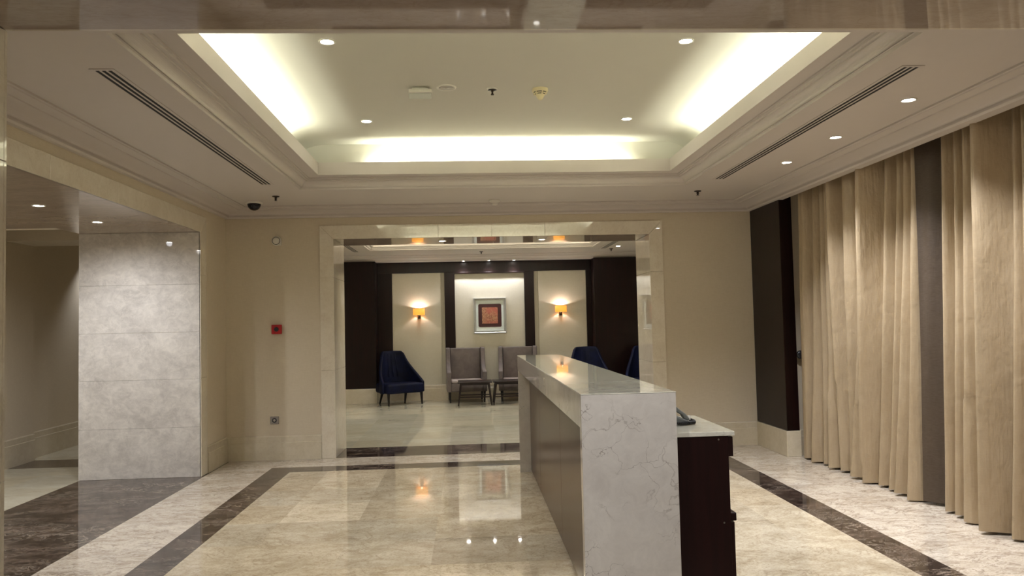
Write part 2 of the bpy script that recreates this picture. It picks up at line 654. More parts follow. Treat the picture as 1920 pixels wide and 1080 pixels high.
# upper part: curved coves along the two long sides, flat ends
half = [(-0.06, 2.935), (-0.06, 3.0)]
for i in range(1, 13):
    a = i / 12 * PI / 2
    half.append((-0.06 + 0.33 * (1 - math.cos(a)), 3.0 + (ZT - 3.0) * math.sin(a)))
sec = [(TX0 + o, z) for o, z in half] + [(TX1 - o, z) for o, z in reversed(half)]
ya, yb = TY0 + 0.10, TY1 - 0.10
b = MB()
n = len(sec)
b.faces([(x, ya, z) for x, z in sec] + [(x, yb, z) for x, z in sec],
        [(i, i + 1, i + 1 + n, i + n) for i in range(n - 1)] + [tuple(range(n)), tuple(range(2 * n - 1, n - 1, -1))])
b.rings([(TX0 - 0.06, TX1 + 0.06, ya, yb, 2.935), tray(0.19, 2.935)])
o = b.build('ceiling', m_cove, smooth=True)
md = o.modifiers.new('split', 'EDGE_SPLIT')
md.split_angle = math.radians(28)
struct(o, 'upper tray ceiling with curved light cove')

CORN = [(0.30, 2.801), (0.30, 2.788), (0.286, 2.787), (0.283, 2.780), (0.207, 2.778), (0.204, 2.770)]
for i in range(1, 9):
    a = i / 8 * PI / 2
    CORN.append((0.204 - 0.150 * math.sin(a), 2.770 - 0.036 * (1 - math.cos(a))))
CORN += [(0.054, 2.741), (0.047, 2.741), (0.047, 2.716), (0.036, 2.703), (0.0, 2.702)]
b = MB()
b.rings([(XL + o, XR - o, YN + o, YB - o, z) for o, z in CORN])
struct(b.build('trim_2', m_plaster), 'plaster cornice round the lobby ceiling')

# ------------------------------------------------------------------ back wall with its marble portal
b = MB()
b.box(PX + 0.005, OX0 - 0.03, YB, YF, 0, 2.9).box(OX1 + 0.03, XC, YB, YF, 0, 2.9).box(OX0 - 0.03, OX1 + 0.03, YB, YF, OZ + 0.03, 2.9)
struct(b.build('wall_back', m_paper), 'beige linen wallpapered wall around the portal')


def portal(name, yf, yb, out, nj=6):
    """marble lining of a cross opening; out = -1 if the lobby side is at yf"""
    b = MB()
    fw_, th, g = 0.155, 0.016, 0.0012
    for y0, y1 in ((yf - th, yf + 0.001), (yb - 0.001, yb + th)):
        # jamb faces cut in blocks, head face with mitred ends
        for sx, x0 in ((-1, OX0), (1, OX1)):
            xo = x0 + sx * fw_
            zs = [0.0, 0.98, 2.02]
            for k in range(3):
                z0 = zs[k] + g
                if k < 2:
                    b.box(min(x0, xo), max(x0, xo), y0, y1, z0, zs[k + 1] - g)
                else:
                    b.prism([(x0, z0), (xo, z0), (xo, OZ + fw_ - g), (x0, OZ - g)], y0, y1)
        xs = [OX0, -0.32, 0.29, 0.90, OX1]
        for k in range(4):
            xa, xb_ = xs[k] + g, xs[k + 1] - g
            ta = xa - fw_ if k == 0 else xa
            tb = xb_ + fw_ if k == 3 else xb_
            b.prism([(xa, OZ + g), (xb_, OZ + g), (tb, OZ + fw_), (ta, OZ + fw_)], y0, y1)
    # reveals
    for z0, z1 in ((0.0, 0.98), (0.98, 2.02), (2.02, OZ)):
        b.box(OX0 - 0.02, OX0, yf, yb, z0 + g, z1 - g)
        b.box(OX1, OX1 + 0.02, yf, yb, z0 + g, z1 - g)
    xs = [OX0 + 0.61 * k for k in range(nj)] + [OX1]
    b2 = MB()
    for a_, c_ in zip(xs, xs[1:]):
        b2.box(a_ + g, c_ - g, yf, yb, OZ, OZ + 0.02)
    struct(b2.build('ceiling', m_soffit), 'polished brownish marble soffit of the portal')
    return b.build(name, m_frame, bevel=0.0015, seg=1)


struct(portal('trim_3', YB, YF, -1), 'polished cream marble portal frame to the lounge')

# near wall (we look out through its portal)
b = MB()
b.box(PX + 0.005, OX0 - 0.03, 1.9, YN, 0, 2.9).box(OX1 + 0.03, XC, 1.9, YN, 0, 2.9).box(OX0 - 0.03, OX1 + 0.03, 1.9, YN, OZ + 0.03, 2.9)
struct(b.build('wall_near', m_paper), 'wall around the near portal')
struct(portal('trim_4', 1.9, YN, 1, 1), 'polished marble portal the photo looks through')

# ------------------------------------------------------------------ left wall with the marble archway
b = MB()
b.box(PX, XL, AY1 + 0.02, YB, 0, 2.9).box(PX, XL, YN, AY0 - 0.02, 0, 2.9).box(PX, XL, AY0 - 0.02, AY1 + 0.02, OZ + 0.03, 2.9)
struct(b.build('wall_left', m_paper), 'thick wallpapered wall pierced by a marble lined archway')
b = MB()
g = 0.0012
fz = 0.165
x0, x1 = XL - 0.001, XL + 0.015
for s_, y0 in ((1, AY1 - 0.02), (-1, AY0 + 0.02)):
    yo = y0 + s_ * 0.18
    zs = [0, 0.98, 2.02]
    for k in range(3):
        if k < 2:
            b.box(x0, x1, min(y0, yo), max(y0, yo), zs[k] + g, zs[k + 1] - g)
        else:
            b.prism([(y0, zs[k] + g), (yo, zs[k] + g), (yo, OZ + fz), (y0, OZ)], x0, x1, 'x')
ys = [AY0 + 0.02, 4.2, 5.2, 6.2, 7.2, AY1 - 0.02]
for k in range(5):
    ya, yb_ = ys[k] + g, ys[k + 1] - g
    b.prism([(ya, OZ), (yb_, OZ), (yb_ + (0.18 if k == 4 else 0), OZ + fz), (ya - (0.18 if k == 0 else 0), OZ + fz)], x0, x1, 'x')
struct(b.build('trim_5', m_frame, bevel=0.0015, seg=1), 'cream marble surround of the left archway')
b = MB()
for z0, z1 in ((0, 0.495), (0.495, 0.975), (0.975, 1.447), (1.447, 1.927), (1.927, OZ)):
    b.box(PX - 0.012, XL + 0.008, AY1 - 0.02, AY1 + 0.02, z0 + g / 2, z1 - g / 2)
    b.box(PX - 0.012, XL + 0.008, AY0 - 0.02, AY0 + 0.02, z0 + g, z1 - g)
struct(b.build('trim_6', m_pier, bevel=0.0015, seg=1), 'pale grey polished marble slabs lining the archway')
b = MB()
ys = [AY0 + 0.02 + 0.6 * k for k in range(8)] + [AY1 - 0.02]
for a_, c_ in zip(ys, ys[1:]):
    b.box(PX, XL + 0.008, a_ + g, c_ - g, OZ, OZ + 0.02)
b.box(-6, PX - g, 1.9, 7.60, OZ, OZ + 0.02)
struct(b.build('ceiling', m_soffit), 'polished marble soffit of the archway')

# corridor beyond
b = MB()
b.box(-6.0, PX + 0.001, 1.9, 12.5, 2.80, 2.9)
b.box(-6.0, PX - 0.001, 7.602, 7.70, OZ + 0.0, 2.8)
b.box(CX - 0.2, PX + 0.001, 8.90, 9.46, 2.49, 2.8)
struct(b.build('ceiling', m_paper), 'dim corridor ceiling with a cross beam')
b = MB()
b.box(-6.0, CX, -1, 9.46, 0, 2.9).box(-6.0, CX - 0.09, 9.46, 12.5, 0, 2.9).box(-6.0, PX, 12.5, 12.7, 0, 2.9).box(-6, PX, -1.1, -1, 0, 2.9)
b.box(PX, PX + 0.15, 9.65, 12.5, 0, 2.9).box(PX, PX + 0.15, -1, 1.9, 0, 2.9)
struct(b.build('wall_corridor', m_paper), 'shaded wallpapered corridor wall')


def skirting(runs, h, name, label, thick=0.02):
    """runs: list of (x0, y0, x1, y1, nx, ny): a run along a wall whose outward normal is nx, ny"""
    b = MB()
    for xa, ya, xb, yb, nx, ny in runs:
        L = math.hypot(xb - xa, yb - ya)
        n = max(1, round(L / 0.9))
        for k in range(n):
            p = (xa + (xb - xa) * k / n, ya + (yb - ya) * k / n)
            q = (xa + (xb - xa) * (k + 1) / n, ya + (yb - ya) * (k + 1) / n)
            ux, uy = (xb - xa) / L, (yb - ya) / L
            p = (p[0] + ux * 0.001, p[1] + uy * 0.001)
            q = (q[0] - ux * 0.001, q[1] - uy * 0.001)
            pr = [(0, 0), (thick, 0), (thick, h - 0.075), (thick - 0.005, h - 0.07), (thick - 0.006, h - 0.012), (thick - 0.012, h), (0, h)]
            vs = [(e[0] + nx * d, e[1] + ny * d, z) for e in (p, q) for d, z in pr]
            m = len(pr)
            b.faces(vs, [tuple(range(m)), tuple(range(2 * m - 1, m - 1, -1))] + [(i, i + m, (i + 1) % m + m, (i + 1) % m) for i in range(m)])
    return struct(b.build(name, m_base), label)


skirting([(XL, 8.262, XL, YB - 0.02, 1, 0), (XL, YN + 0.02, XL, 2.98, 1, 0)], 0.272, 'baseboard_left', 'marble skirting by the archway')
skirting([(XL + 0.001, YB, OX0 - 0.156, YB, 0, -1), (OX1 + 0.156, YB, XR + 0.02, YB, 0, -1)], 0.268, 'baseboard_back', 'marble skirting on the wall around the portal')
skirting([(CX, 1.9, CX, 9.46, 1, 0), (CX - 0.09, 9.46, CX - 0.09, 12.5, 1, 0)], 0.31, 'baseboard_corridor', 'marble skirting in the corridor')

# ------------------------------------------------------------------ right side: pilaster, bulkhead, window wall
b = MB()
b.box(XR, 3.445, 8.08, YB - 0.0005, 0.272, 2.80)
struct(b.build('trim_7', m_wood, bevel=0.003), 'dark mahogany pilaster in the right corner')
b = MB()
b.box(XR - 0.012, 3.455, 8.068, YB - 0.02, 0, 0.268)
struct(b.build('trim_8', m_base, bevel=0.004), 'marble plinth of the mahogany pilaster')
b = MB()
b.box(XR, XR + 0.05, YN, 8.079, 2.702, 2.9).box(XR + 0.05, XC + 0.1, YN, YB, 2.85, 2.9)
struct(b.build('ceiling', m_plaster), 'bulkhead of the curtain pocket')
b = MB()
b.box(XC, XC + 0.12, YN, YB, 0, 2.9)
b.box(3.4455, XC, 8.16, YB - 0.001, 0, 2.85)
struct(b.build('wall_right', m_paper), 'wall behind the curtains')
skirting([(3.46, 8.16, XC, 8.16, 0, -1)], 0.272, 'baseboard_right', 'marble skirting beside the pilaster')

# foyer behind the viewpoint (seen only in reflections)
b = MB()
b.box(-4, -3.9, -3.4, 1.9, 0, 2.9).box(4.9, 5, -3.4, 1.9, 0, 2.9).box(-4, 5, -3.5, -3.4, 0, 2.9)
struct(b.build('wall_foyer', m_paper), 'foyer walls behind the viewpoint')
b = MB()
b.box(-4, 5, -3.5, 1.9, 2.8, 2.9)
struct(b.build('ceiling', m_plaster), 'foyer ceiling behind the viewpoint')

# ------------------------------------------------------------------ lounge
LX0, LX1 = -3.2, 3.95
b = MB()
LT = (-1.70, 2.25, 10.75, 13.87)


def lt(o, z):
    return (LT[0] + o, LT[1] - o, LT[2] + o, LT[3] - o, z)


b.rings([(LX0, LX1, YF - 0.01, YL, ZL), lt(0, ZL), lt(0, 2.82), lt(0.02, 2.825), lt(0.03, 2.85), lt(0.06, 2.86), lt(0.06, 2.97), lt(0.04, 2.97), lt(0.04, 2.90), lt(-0.2, 2.90), lt(-0.2, 3.0), lt(-0.12, 3.15), lt(0.02, 3.2)], cap1=True)
struct(b.build('ceiling', m_plaster), 'lounge ceiling with its own lit tray')
area('cove_light', (0.3, 13.97, 2.93), 3.4, 0.04, 60, COVE, (PI, 0, 0))
area('cove_light', (0.3, LT[2] - 0.1, 2.93), 3.4, 0.04, 60, COVE, (PI, 0, 0))
area('cove_light', (LT[0] - 0.1, 12.3, 2.93), 0.04, 2.8, 34, COVE, (PI, 0, 0))
area('cove_light', (LT[1] + 0.1, 12.3, 2.93), 0.04, 2.8, 34, COVE, (PI, 0, 0))
LC = [(0.62, 2.801), (0.62, 2.79), (0.60, 2.788), (0.58, 2.775), (0.50, 2.772), (0.49, 2.755), (0.47, 2.752)]
for i in range(1, 7):
    a = i / 6 * PI / 2
    LC.append((0.47 - 0.11 * math.sin(a), 2.752 - 0.03 * (1 - math.cos(a))))
LC += [(0.355, 2.712), (0.35, 2.705), (0.0, 2.705)]
b = MB()
b.rings([(LX0 + o, LX1 - o, YF + o * 0.5, YL - o, z) for o, z in LC])
struct(b.build('trim_9', m_plaster), 'plaster cornice of the lounge')
b = MB()
b.box(LX0 - 0.1, LX0, YF, YL + 0.1, 0, 2.85).box(LX1, LX1 + 0.1, YF, YL + 0.1, 0, 2.85).box(LX0, LX1, YL, YL + 0.1, 0, 2.85)
struct(b.build('wall_lounge', m_paper_l), 'pale linen wall at the end of the lounge')
# raised linen pads, mahogany frame, columns, skirting
b = MB()
b.box(-1.475, -0.523, YL - 0.03, YL, 0.30, 2.5).box(1.40, 2.354, YL - 0.03, YL, 0.30, 2.5).box(-0.25, 1.125, YL - 0.012, YL, 0.30, 2.47)
struct(b.build('trim_10', m_paper_l, bevel=0.003), 'raised linen panels between the mahogany uprights')
b = MB()
W0, W1 = YL - 0.07, YL + 0.001
b.box(-1.76, -1.475, W0, W1, 0.3, 2.495)
b.box(-0.45, -0.25, W0, W1, 0.3, 2.495)
b.box(1.125, 1.317, W0, W1, 0.3, 2.495)
b.box(2.354, 2.46, W0, W1, 0.3, 2.495)
b.box(-1.76, 2.46, W0, W1, 2.495, 2.71)
b.box(-0.25, 1.125, W0 - 0.02, W0 + 0.01, 2.468, 2.495)
struct(b.build('trim_11', m_wood, bevel=0.003), 'dark mahogany frame around the lounge wall panels')
b = MB()
b.box(LX0, -1.76, YL - 0.40, YL, 0.285, 2.708).box(2.46, LX1, YL - 0.40, YL, 0.285, 2.708)
struct(b.build('trim_12', m_wood, bevel=0.003), 'dark mahogany columns flanking the lounge wall')
b = MB()
b.box(LX0, -1.75, YL - 0.415, YL, 0, 0.283).box(2.45, LX1, YL - 0.415, YL, 0, 0.283)
struct(b.build('trim_13', m_base, bevel=0.004), 'marble plinths of the mahogany columns')
skirting([(-1.75, YL - 0.045, 2.45, YL - 0.045, 0, -1)], 0.30, 'baseboard_lounge', 'marble skirting under the lounge panels', 0.012)
b = MB()
b.box(-1.75, 2.45, YL - 0.045, W1, 0, 0.299)
struct(b.build('trim_14', m_base), 'backing of the lounge skirting')


# ------------------------------------------------------------------ reception counter
ct = thing('reception_counter', 'long tall cream marble reception counter with recessed bronze wood front', 'counter', (0.69, 5.57, 0))


def cb(x0, x1, y0, y1, z0, z1):
    return (x0 - 0.69, x1 - 0.69, y0 - 5.57, y1 - 5.57, z0, z1)


K0, K1, KY0, KY1 = 0.48, 0.90, 3.39, 7.78
b = MB().box(*cb(K0, K1, KY0, KY1, 1.1355, 1.14))
b.build('counter_top', m_ctop, ct, bevel=0.0015, seg=1)
b = MB().box(*cb(K0 + 0.001, K1 - 0.001, KY0 + 0.001, KY0 + 0.055, 0, 1.1348))
b.build('end_panel', m_counter, ct, bevel=0.001, seg=1)
b = MB().box(*cb(K0 + 0.001, K1 - 0.001, KY1 - 0.055, KY1 - 0.001, 0, 1.1348))
b.build('end_panel', m_counter, ct, bevel=0.001, seg=1)
b = MB()
ys = [KY0 + 0.056, 4.9, 6.4, KY1 - 0.056]
for a_, c_ in zip(ys, ys[1:]):
    b.box(*cb(K0 + 0.001, K0 + 0.03, a_ + g / 2, c_ - g / 2, 0.99, 1.1348))
b.build('apron', m_counter, ct, bevel=0.001, seg=1)
b = MB()
ys = [KY0 + 0.056, 4.10, 5.18, 6.70, KY1 - 0.056]
for a_, c_ in zip(ys, ys[1:]):
    b.box(*cb(K0 + 0.11, K0 + 0.135, a_ + 0.003, c_ - 0.003, 0.02, 1.12))
b.build('front_panel', m_walnut, ct, bevel=0.0015, seg=1)
b = MB().box(*cb(K0 + 0.136, K1 - 0.02, KY0 + 0.056, KY1 - 0.056, 0.0, 1.12))
b.build('carcass', m_cabinet, ct)

# low cabinet on the staff side
cab = thing('reception_cabinet', 'low dark wood cabinet with a cream top behind the counter', 'cabinet', (1.03, 3.76, 0))


def kb(x0, x1, y0, y1, z0, z1):
    return (x0 - 1.03, x1 - 1.03, y0 - 3.76, y1 - 3.76, z0, z1)


MB().box(*kb(0.902, 1.178, 3.462, 4.075, 0.93, 0.95)).build('cabinet_top', m_ctop, cab, bevel=0.002)
b = MB().box(*kb(0.902, 1.15, 3.468, 4.07, 0.0, 0.93))
b.build('body', m_cabinet, cab, bevel=0.0015)
dr = MB().box(*kb(1.1505, 1.172, 3.472, 4.066, 0.838, 0.925)).build('drawer', m_cabinet, cab, bevel=0.002)
dr = MB().box(*kb(1.1505, 1.168, 3.474, 4.066, 0.30, 0.548)).build('drawer', m_cabinet, cab, bevel=0.002)
MB().box(*kb(1.1505, 1.178, 3.474, 4.066, 0.552, 0.588)).build('drawer_rail', m_cabinet, cab, bevel=0.004)
MB().box(*kb(1.1505, 1.168, 3.474, 4.066, 0.04, 0.296)).build('drawer', m_cabinet, cab, bevel=0.002)
for x, z in ((1.105, 0.915), (1.118, 0.548)):
    MB().lathe([(0.0045, 0), (0.0045, 0.002), (0.003, 0.0026)], (x - 1.03, 3.4655 - 3.76, z), 12, 'y').build('screw_cap', m_metal, cab)

# desk telephone
ph = thing('desk_telephone', 'grey desk telephone with black coiled cord on the low cabinet', 'telephone', (0.985, 3.80, 0.9505))
b = MB()
b.prism([(-0.075, 0.0), (0.055, 0.0), (0.062, 0.018), (-0.075, 0.07)], -0.09, 0.10, 'y')
b.build('phone_body', m_phone, ph, bevel=0.006, smooth=False, seg=3)
b = MB()
pts = [(-0.075, 0.112), (-0.045, 0.108), (0.0, 0.088), (0.045, 0.052), (0.066, 0.026), (0.056, 0.018), (0.035, 0.030), (0.028, 0.046), (-0.005, 0.066), (-0.045, 0.082), (-0.055, 0.078), (-0.075, 0.08)]
b.prism(pts, -0.085, -0.042, 'y')
hs = b.build('handset', m_phone, ph, bevel=0.006, seg=3)
MB().lathe([(0.007, 0), (0.007, 0.02)], (0.066, -0.064, 0.022), 10).build('cord_plug', m_white, hs)
pts = []
N = 420
path = [Vector((0.072, -0.064, 0.02)), Vector((0.092, -0.05, 0.012)), Vector((0.085, -0.08, 0.011)), Vector((0.05, -0.105, 0.011)), Vector((0.0, -0.12, 0.011)), Vector((-0.06, -0.115, 0.011))]
for i in range(N):
    u = i / (N - 1) * (len(path) - 1)
    k = min(int(u), len(path) - 2)
    p = path[k].lerp(path[k + 1], u - k)
    t = (path[k + 1] - path[k]).normalized()
    a_ = t.cross(Vector((0, 0, 1))).normalized()
    b_ = t.cross(a_)
    ang = i * 0.62
    pts.append(p + (a_ * math.cos(ang) + b_ * math.sin(ang)) * 0.0075)
MB().tube(pts, 0.0022, 5).build('coiled_cord', m_cord, ph, smooth=True)


# ------------------------------------------------------------------ ceiling fittings
def make_downlight(label, loc, r, lit=True, power=P_SPOT, group='recessed downlights', aim=None, angle=95, lens=None):
    t = thing('recessed_downlight', label, 'ceiling light', loc, group=None)
    MB().lathe([(r, 0.0), (r, -0.004), (r * 0.86, -0.006), (r * 0.74, -0.002), (r * 0.72, 0.0)], n=28, cap=False).build('trim_ring', m_white, t, smooth=True)
    MB().lathe([(r * 0.73, -0.0015), (r * 0.4, -0.0025)], n=24).build('lamp', m_lamp, t)
    p = spot('downlight_beam', (loc[0], loc[1], loc[2] - 0.02), power, angle=angle, aim=aim)
    return t


for x, y, lb in ((-0.835, 4.82, 'near left round downlight in the upper tray ceiling'), (1.415, 4.82, 'near right round downlight in the upper tray ceiling'),
                 (-0.835, 6.71, 'far left round downlight in the upper tray ceiling'), (1.42, 6.70, 'far right round downlight in the upper tray ceiling')):
    make_downlight(lb, (x, y, ZT - 0.0005), 0.052, power=P_SPOT)
for y, lb in ((4.71, 'nearest of the three downlights along the curtains'), (5.69, 'middle of the three downlights along the curtains'), (6.60, 'farthest of the three downlights along the curtains')):
    make_downlight(lb, (2.79, y, ZL - 0.0005), 0.05, power=P_SPOT * 2.0, angle=114)
spot('downlight_beam', (2.79, 3.7, ZL - 0.02), P_SPOT * 1.3, angle=112)
for y, lb in ((6.24, 'left of the two downlights in the marble archway soffit'), (7.21, 'right of the two downlights in the marble archway soffit')):
    make_downlight(lb, (-3.31, y, OZ - 0.0005), 0.05, power=P_SPOT * 0.75, angle=172)
spot('downlight_beam', (-3.31, 5.2, OZ - 0.02), P_SPOT * 1.1, angle=165)
spot('downlight_beam', (-4.5, 6.6, OZ - 0.02), P_SPOT * 0.5, angle=165)
spot('downlight_beam', (-4.9, 11.0, 2.7), P_SPOT * 0.8)
# portal soffit downlights
make_downlight('left of the two downlights in the portal soffit', (-0.285, 9.285, OZ - 0.0005), 0.05, power=P_SPOT * 0.8, angle=110)
make_downlight('right of the two downlights in the portal soffit', (0.90, 9.285, OZ - 0.0005), 0.05, power=P_SPOT * 0.8, angle=110)
for x in (-0.285, 0.90):
    spot('downlight_beam', (x, 2.26, OZ - 0.02), P_SPOT * 0.85, angle=96, aim=(0.65 + (x - 0.3) * 0.3, 3.2, 0.3))
# foyer lamps behind the viewpoint
for x in (-1.2, 0.6, 2.4):
    for y in (-1.6, 0.0):
        spot('downlight_beam', (x, y, 2.78), P_SPOT * 1.0, angle=150)


def slot_vent(label, x0, x1, y0, y1, z, n=3):
    cx, cy = (x0 + x1) / 2, (y0 + y1) / 2
    t = thing('linear_slot_diffuser', label, 'air vent', (cx, cy, z))
    hx, hy = (x1 - x0) / 2, (y1 - y0) / 2
    b = MB()
    wslot, gap = 0.020, 0.012
    tot = n * wslot + (n - 1) * gap
    e = -tot / 2
    b.box(-hx, e, -hy, hy, -0.003, 0)
    b.box(-e, hx, -hy, hy, -0.003, 0)
    b.box(e, -e, -hy, -hy + 0.02, -0.004, 0).box(e, -e, hy - 0.02, hy, -0.004, 0)
    for k in range(n - 1):
        xa = e + wslot + k * (wslot + gap)
        b.box(xa, xa + gap, -hy + 0.02, hy - 0.02, -0.003, 0)
    b.build('frame', m_plaster, t)
    for k in range(n):
        xa = e + k * (wslot + gap)
        MB().box(xa, xa + wslot, -hy + 0.02, hy - 0.02, -0.0012, 0).build('slot', m_black, t)
    return t


slot_vent('long white triple slot air diffuser left of the tray', -1.905, -1.78, 4.05, 7.35, ZL - 0.0005)
slot_vent('long white triple slot air diffuser right of the tray', 2.375, 2.50, 4.05, 7.36, ZL - 0.0005)
slot_vent('triple slot air diffuser at the left of the lounge ceiling', -2.06, -1.88, 11.4, 14.1, ZL - 0.0005)
slot_vent('triple slot air diffuser at the right of the lounge ceiling', 2.41, 2.59, 11.4, 14.2, ZL - 0.0005)
make_downlight('downlight at the right of the lounge ceiling', (2.70, 13.78, ZL - 0.0005), 0.055, power=P_SPOT)
for y in (12.3,):
    for x in (-2.4, 2.8):
        spot('downlight_beam', (x, y, ZL - 0.02), P_SPOT * 1.2, angle=120)
for x in (-0.8, 1.4):
    spot('downlight_beam', (x, 12.6, 3.15), P_SPOT * 1.1, angle=120)
for x, lb in ((-0.07, 'left of three small spotlights above the picture'), (0.43, 'middle of three small spotlights above the picture'), (0.92, 'right of three small spotlights above the picture')):
    make_downlight(lb, (x, YL - 0.23, 2.7045), 0.045, power=24, angle=120)


def sprinkler(label, loc):
    t = thing('fire_sprinkler', label, 'sprinkler', loc)
    MB().lathe([(0.038, 0), (0.034, -0.008), (0.018, -0.012)], n=20).build('escutcheon', m_bronze, t, smooth=False)
    nz = MB().lathe([(0.009, -0.012), (0.007, -0.03), (0.011, -0.034), (0.004, -0.042)], n=12).build('nozzle', m_bronze, t)
    MB().lathe([(0.016, -0.046), (0.016, -0.048)], n=16).tube([(-0.01, 0, -0.014), (-0.012, 0, -0.03), (0, 0, -0.047)], 0.002, 6).tube([(0.01, 0, -0.014), (0.012, 0, -0.03), (0, 0, -0.047)], 0.002, 6).build('deflector', m_bronze, nz)


sprinkler('dark sprinkler head beside the dome camera', (-1.92, 8.01, ZL))
sprinkler('dark sprinkler head near the right end of the tray', (2.43, 8.03, ZL))
sprinkler('sprinkler head in the middle of the lounge ceiling', (0.27, 14.40, ZL))
sprinkler('sprinkler head beside the lounge downlight', (2.66, 14.26, ZL))
t = thing('fire_sprinkler', 'recessed sprinkler head in the middle of the tray ceiling', 'sprinkler', (0.217, 5.80, ZT))
MB().lathe([(0.042, 0), (0.042, -0.004), (0.03, -0.012), (0.022, -0.013)], n=24).build('escutcheon', m_white, t)
MB().lathe([(0.034, -0.0125), (0.02, -0.016)], n=20).lathe([(0.012, -0.014), (0.006, -0.035), (0.012, -0.045), (0.012, -0.05)], n=12).build('nozzle', m_bronze, t)

# dome camera
t = thing('dome_camera', 'dark smoked dome security camera on the ceiling by the left corner', 'security camera', (-2.235, 8.38, ZL))
MB().lathe([(0.088, 0), (0.088, -0.012), (0.076, -0.018)], n=32).build('base_ring', m_white, t)
MB().lathe([(0.07 * math.cos(a), -0.016 - 0.072 * math.sin(a)) for a in [i * PI / 20 for i in range(10)]], n=32).build('dome', m_dome, t, smooth=True)
# small ceiling sensor above the portal
t = thing('ceiling_sensor', 'small white round sensor on the ceiling above the portal', 'sensor', (0.315, 8.45, ZL))
MB().lathe([(0.062, 0), (0.062, -0.01), (0.05, -0.022), (0.034, -0.03), (0.032, -0.05), (0.02, -0.055)], n=28).build('body', m_white, t, bevel=0.001)
# exit light box, speaker, smoke detector
t = thing('emergency_light', 'white box emergency light on the tray ceiling', 'emergency light', (-0.318, 5.79, ZT))
MB().box(-0.06, 0.06, -0.03, 0.05, -0.02, 0).build('mounting_plate', m_white, t, bevel=0.004)
MB().box(-0.086, 0.086, -0.06, 0.0, -0.045, -0.02).build('body', m_white, t, bevel=0.004)
MB().box(-0.083, 0.083, -0.036, -0.030, -0.088, -0.045).build('diffuser', m_glassy, t, bevel=0.002)
t = thing('ceiling_speaker', 'flat round white speaker next to the emergency light', 'speaker', (-0.126, 5.765, ZT))
MB().lathe([(0.075, 0), (0.073, -0.007), (0.062, -0.009), (0.058, -0.004), (0.052, -0.003)], n=32, cap=False).build('rim', m_white, t, smooth=True)
MB().lathe([(0.058, -0.003), (0.04, -0.006), (0.012, -0.007), (0.01, -0.009), (0.004, -0.01)], n=32).build('grille', m_off, t, smooth=True)
t = thing('smoke_detector', 'cream conical smoke detector with dark slots on the tray ceiling', 'smoke detector', (0.578, 5.82, ZT))
MB().lathe([(0.060, 0), (0.061, -0.018), (0.056, -0.026)], n=32).build('base', m_cream, t)
MB().lathe([(0.048, -0.026), (0.046, -0.032)], n=32).build('slot', m_black, t)
MB().lathe([(0.047, -0.032), (0.044, -0.038)], n=32).build('louvre', m_cream, t)
MB().lathe([(0.038, -0.038), (0.036, -0.044)], n=32).build('slot', m_black, t)
MB().lathe([(0.037, -0.044), (0.018, -0.078), (0.012, -0.083)], n=32).build('nose', m_cream, t)
for x in range(6):
    a = x * PI / 3 + 0.3
    b = MB()
    b.box(-0.004, 0.004, 0.034, 0.049, -0.045, -0.025)
    o = b.build('rib', m_cream, t)
    o.rotation_euler = (0, 0, a)

# ------------------------------------------------------------------ wall fittings
t = thing('alarm_sounder', 'round cream alarm sounder high on the wall left of the portal', 'alarm', (-2.134, YB, 2.446))
MB().lathe([(0.055, 0), (0.054, -0.02), (0.05, -0.03), (0.042, -0.032)], n=32, axis='y').box(0.0, 0.054, -0.022, -0.0005, -0.052, 0.0).build('base', m_white, t)
MB().lathe([(0.0445, -0.028), (0.0445, -0.0335), (0.040, -0.0335)], n=32, axis='y').build('ring', m_black, t)
MB().lathe([(0.040, -0.031), (0.038, -0.038), (0.028, -0.046), (0.012, -0.05), (0.004, -0.0505)], n=32, axis='y').build('lens', m_white, t, smooth=True)
t = thing('fire_call_point', 'small red fire alarm call point on the wall left of the portal', 'fire alarm', (-2.137, YB, 1.452))
MB().box(-0.055, 0.055, -0.045, -0.0005, -0.052, 0.052).build('housing', m_red, t, bevel=0.006, seg=3)
MB().lathe([(0.026, -0.045), (0.024, -0.050), (0.018, -0.052)], n=24, axis='y').build('button', m_darkplastic, t)
t = thing('power_socket', 'grey power socket low on the wall left of the portal', 'socket', (-2.175, YB, 0.44))
MB().box(-0.05, 0.05, -0.012, -0.0005, -0.043, 0.043).build('cover_plate', m_metal, t, bevel=0.006, seg=3)
ou = MB().lathe([(0.026, -0.0125), (0.024, -0.014), (0.02, -0.0135)], n=24, axis='y').build('outlet', m_darkplastic, t)
MB().lathe([(0.014, -0.0142), (0.012, -0.0145)], n=20, axis='y').build('insert', m_metal, ou)
t = thing('curtain_holdback', 'dark round holdback knob on the wall between pilaster and curtain', 'holdback', (3.49, 8.16, 1.06))
MB().lathe([(0.012, 0), (0.012, -0.05)], n=16, axis='y').build('stem', m_bronze, t)
MB().lathe([(0.02, -0.045), (0.040, -0.052), (0.045, -0.065), (0.038, -0.078), (0.015, -0.084)], n=28, axis='y').build('knob', m_darkplastic, t, smooth=True)


# ------------------------------------------------------------------ curtains
FP, FA, FS = 1.5, 0.78, 0.2


def fold_curve(knots, u):
    """u in 0..n folds; returns y and depth 0..1 (1 = crest into the room)"""
    n = len(knots) - 1
    u = min(max(u, 0), n - 1e-6)
    k = int(u)
    f = u - k
    y = knots[k] + (knots[k + 1] - knots[k]) * f
    d = math.sin(PI * f) ** FP
    return k, f, y, d


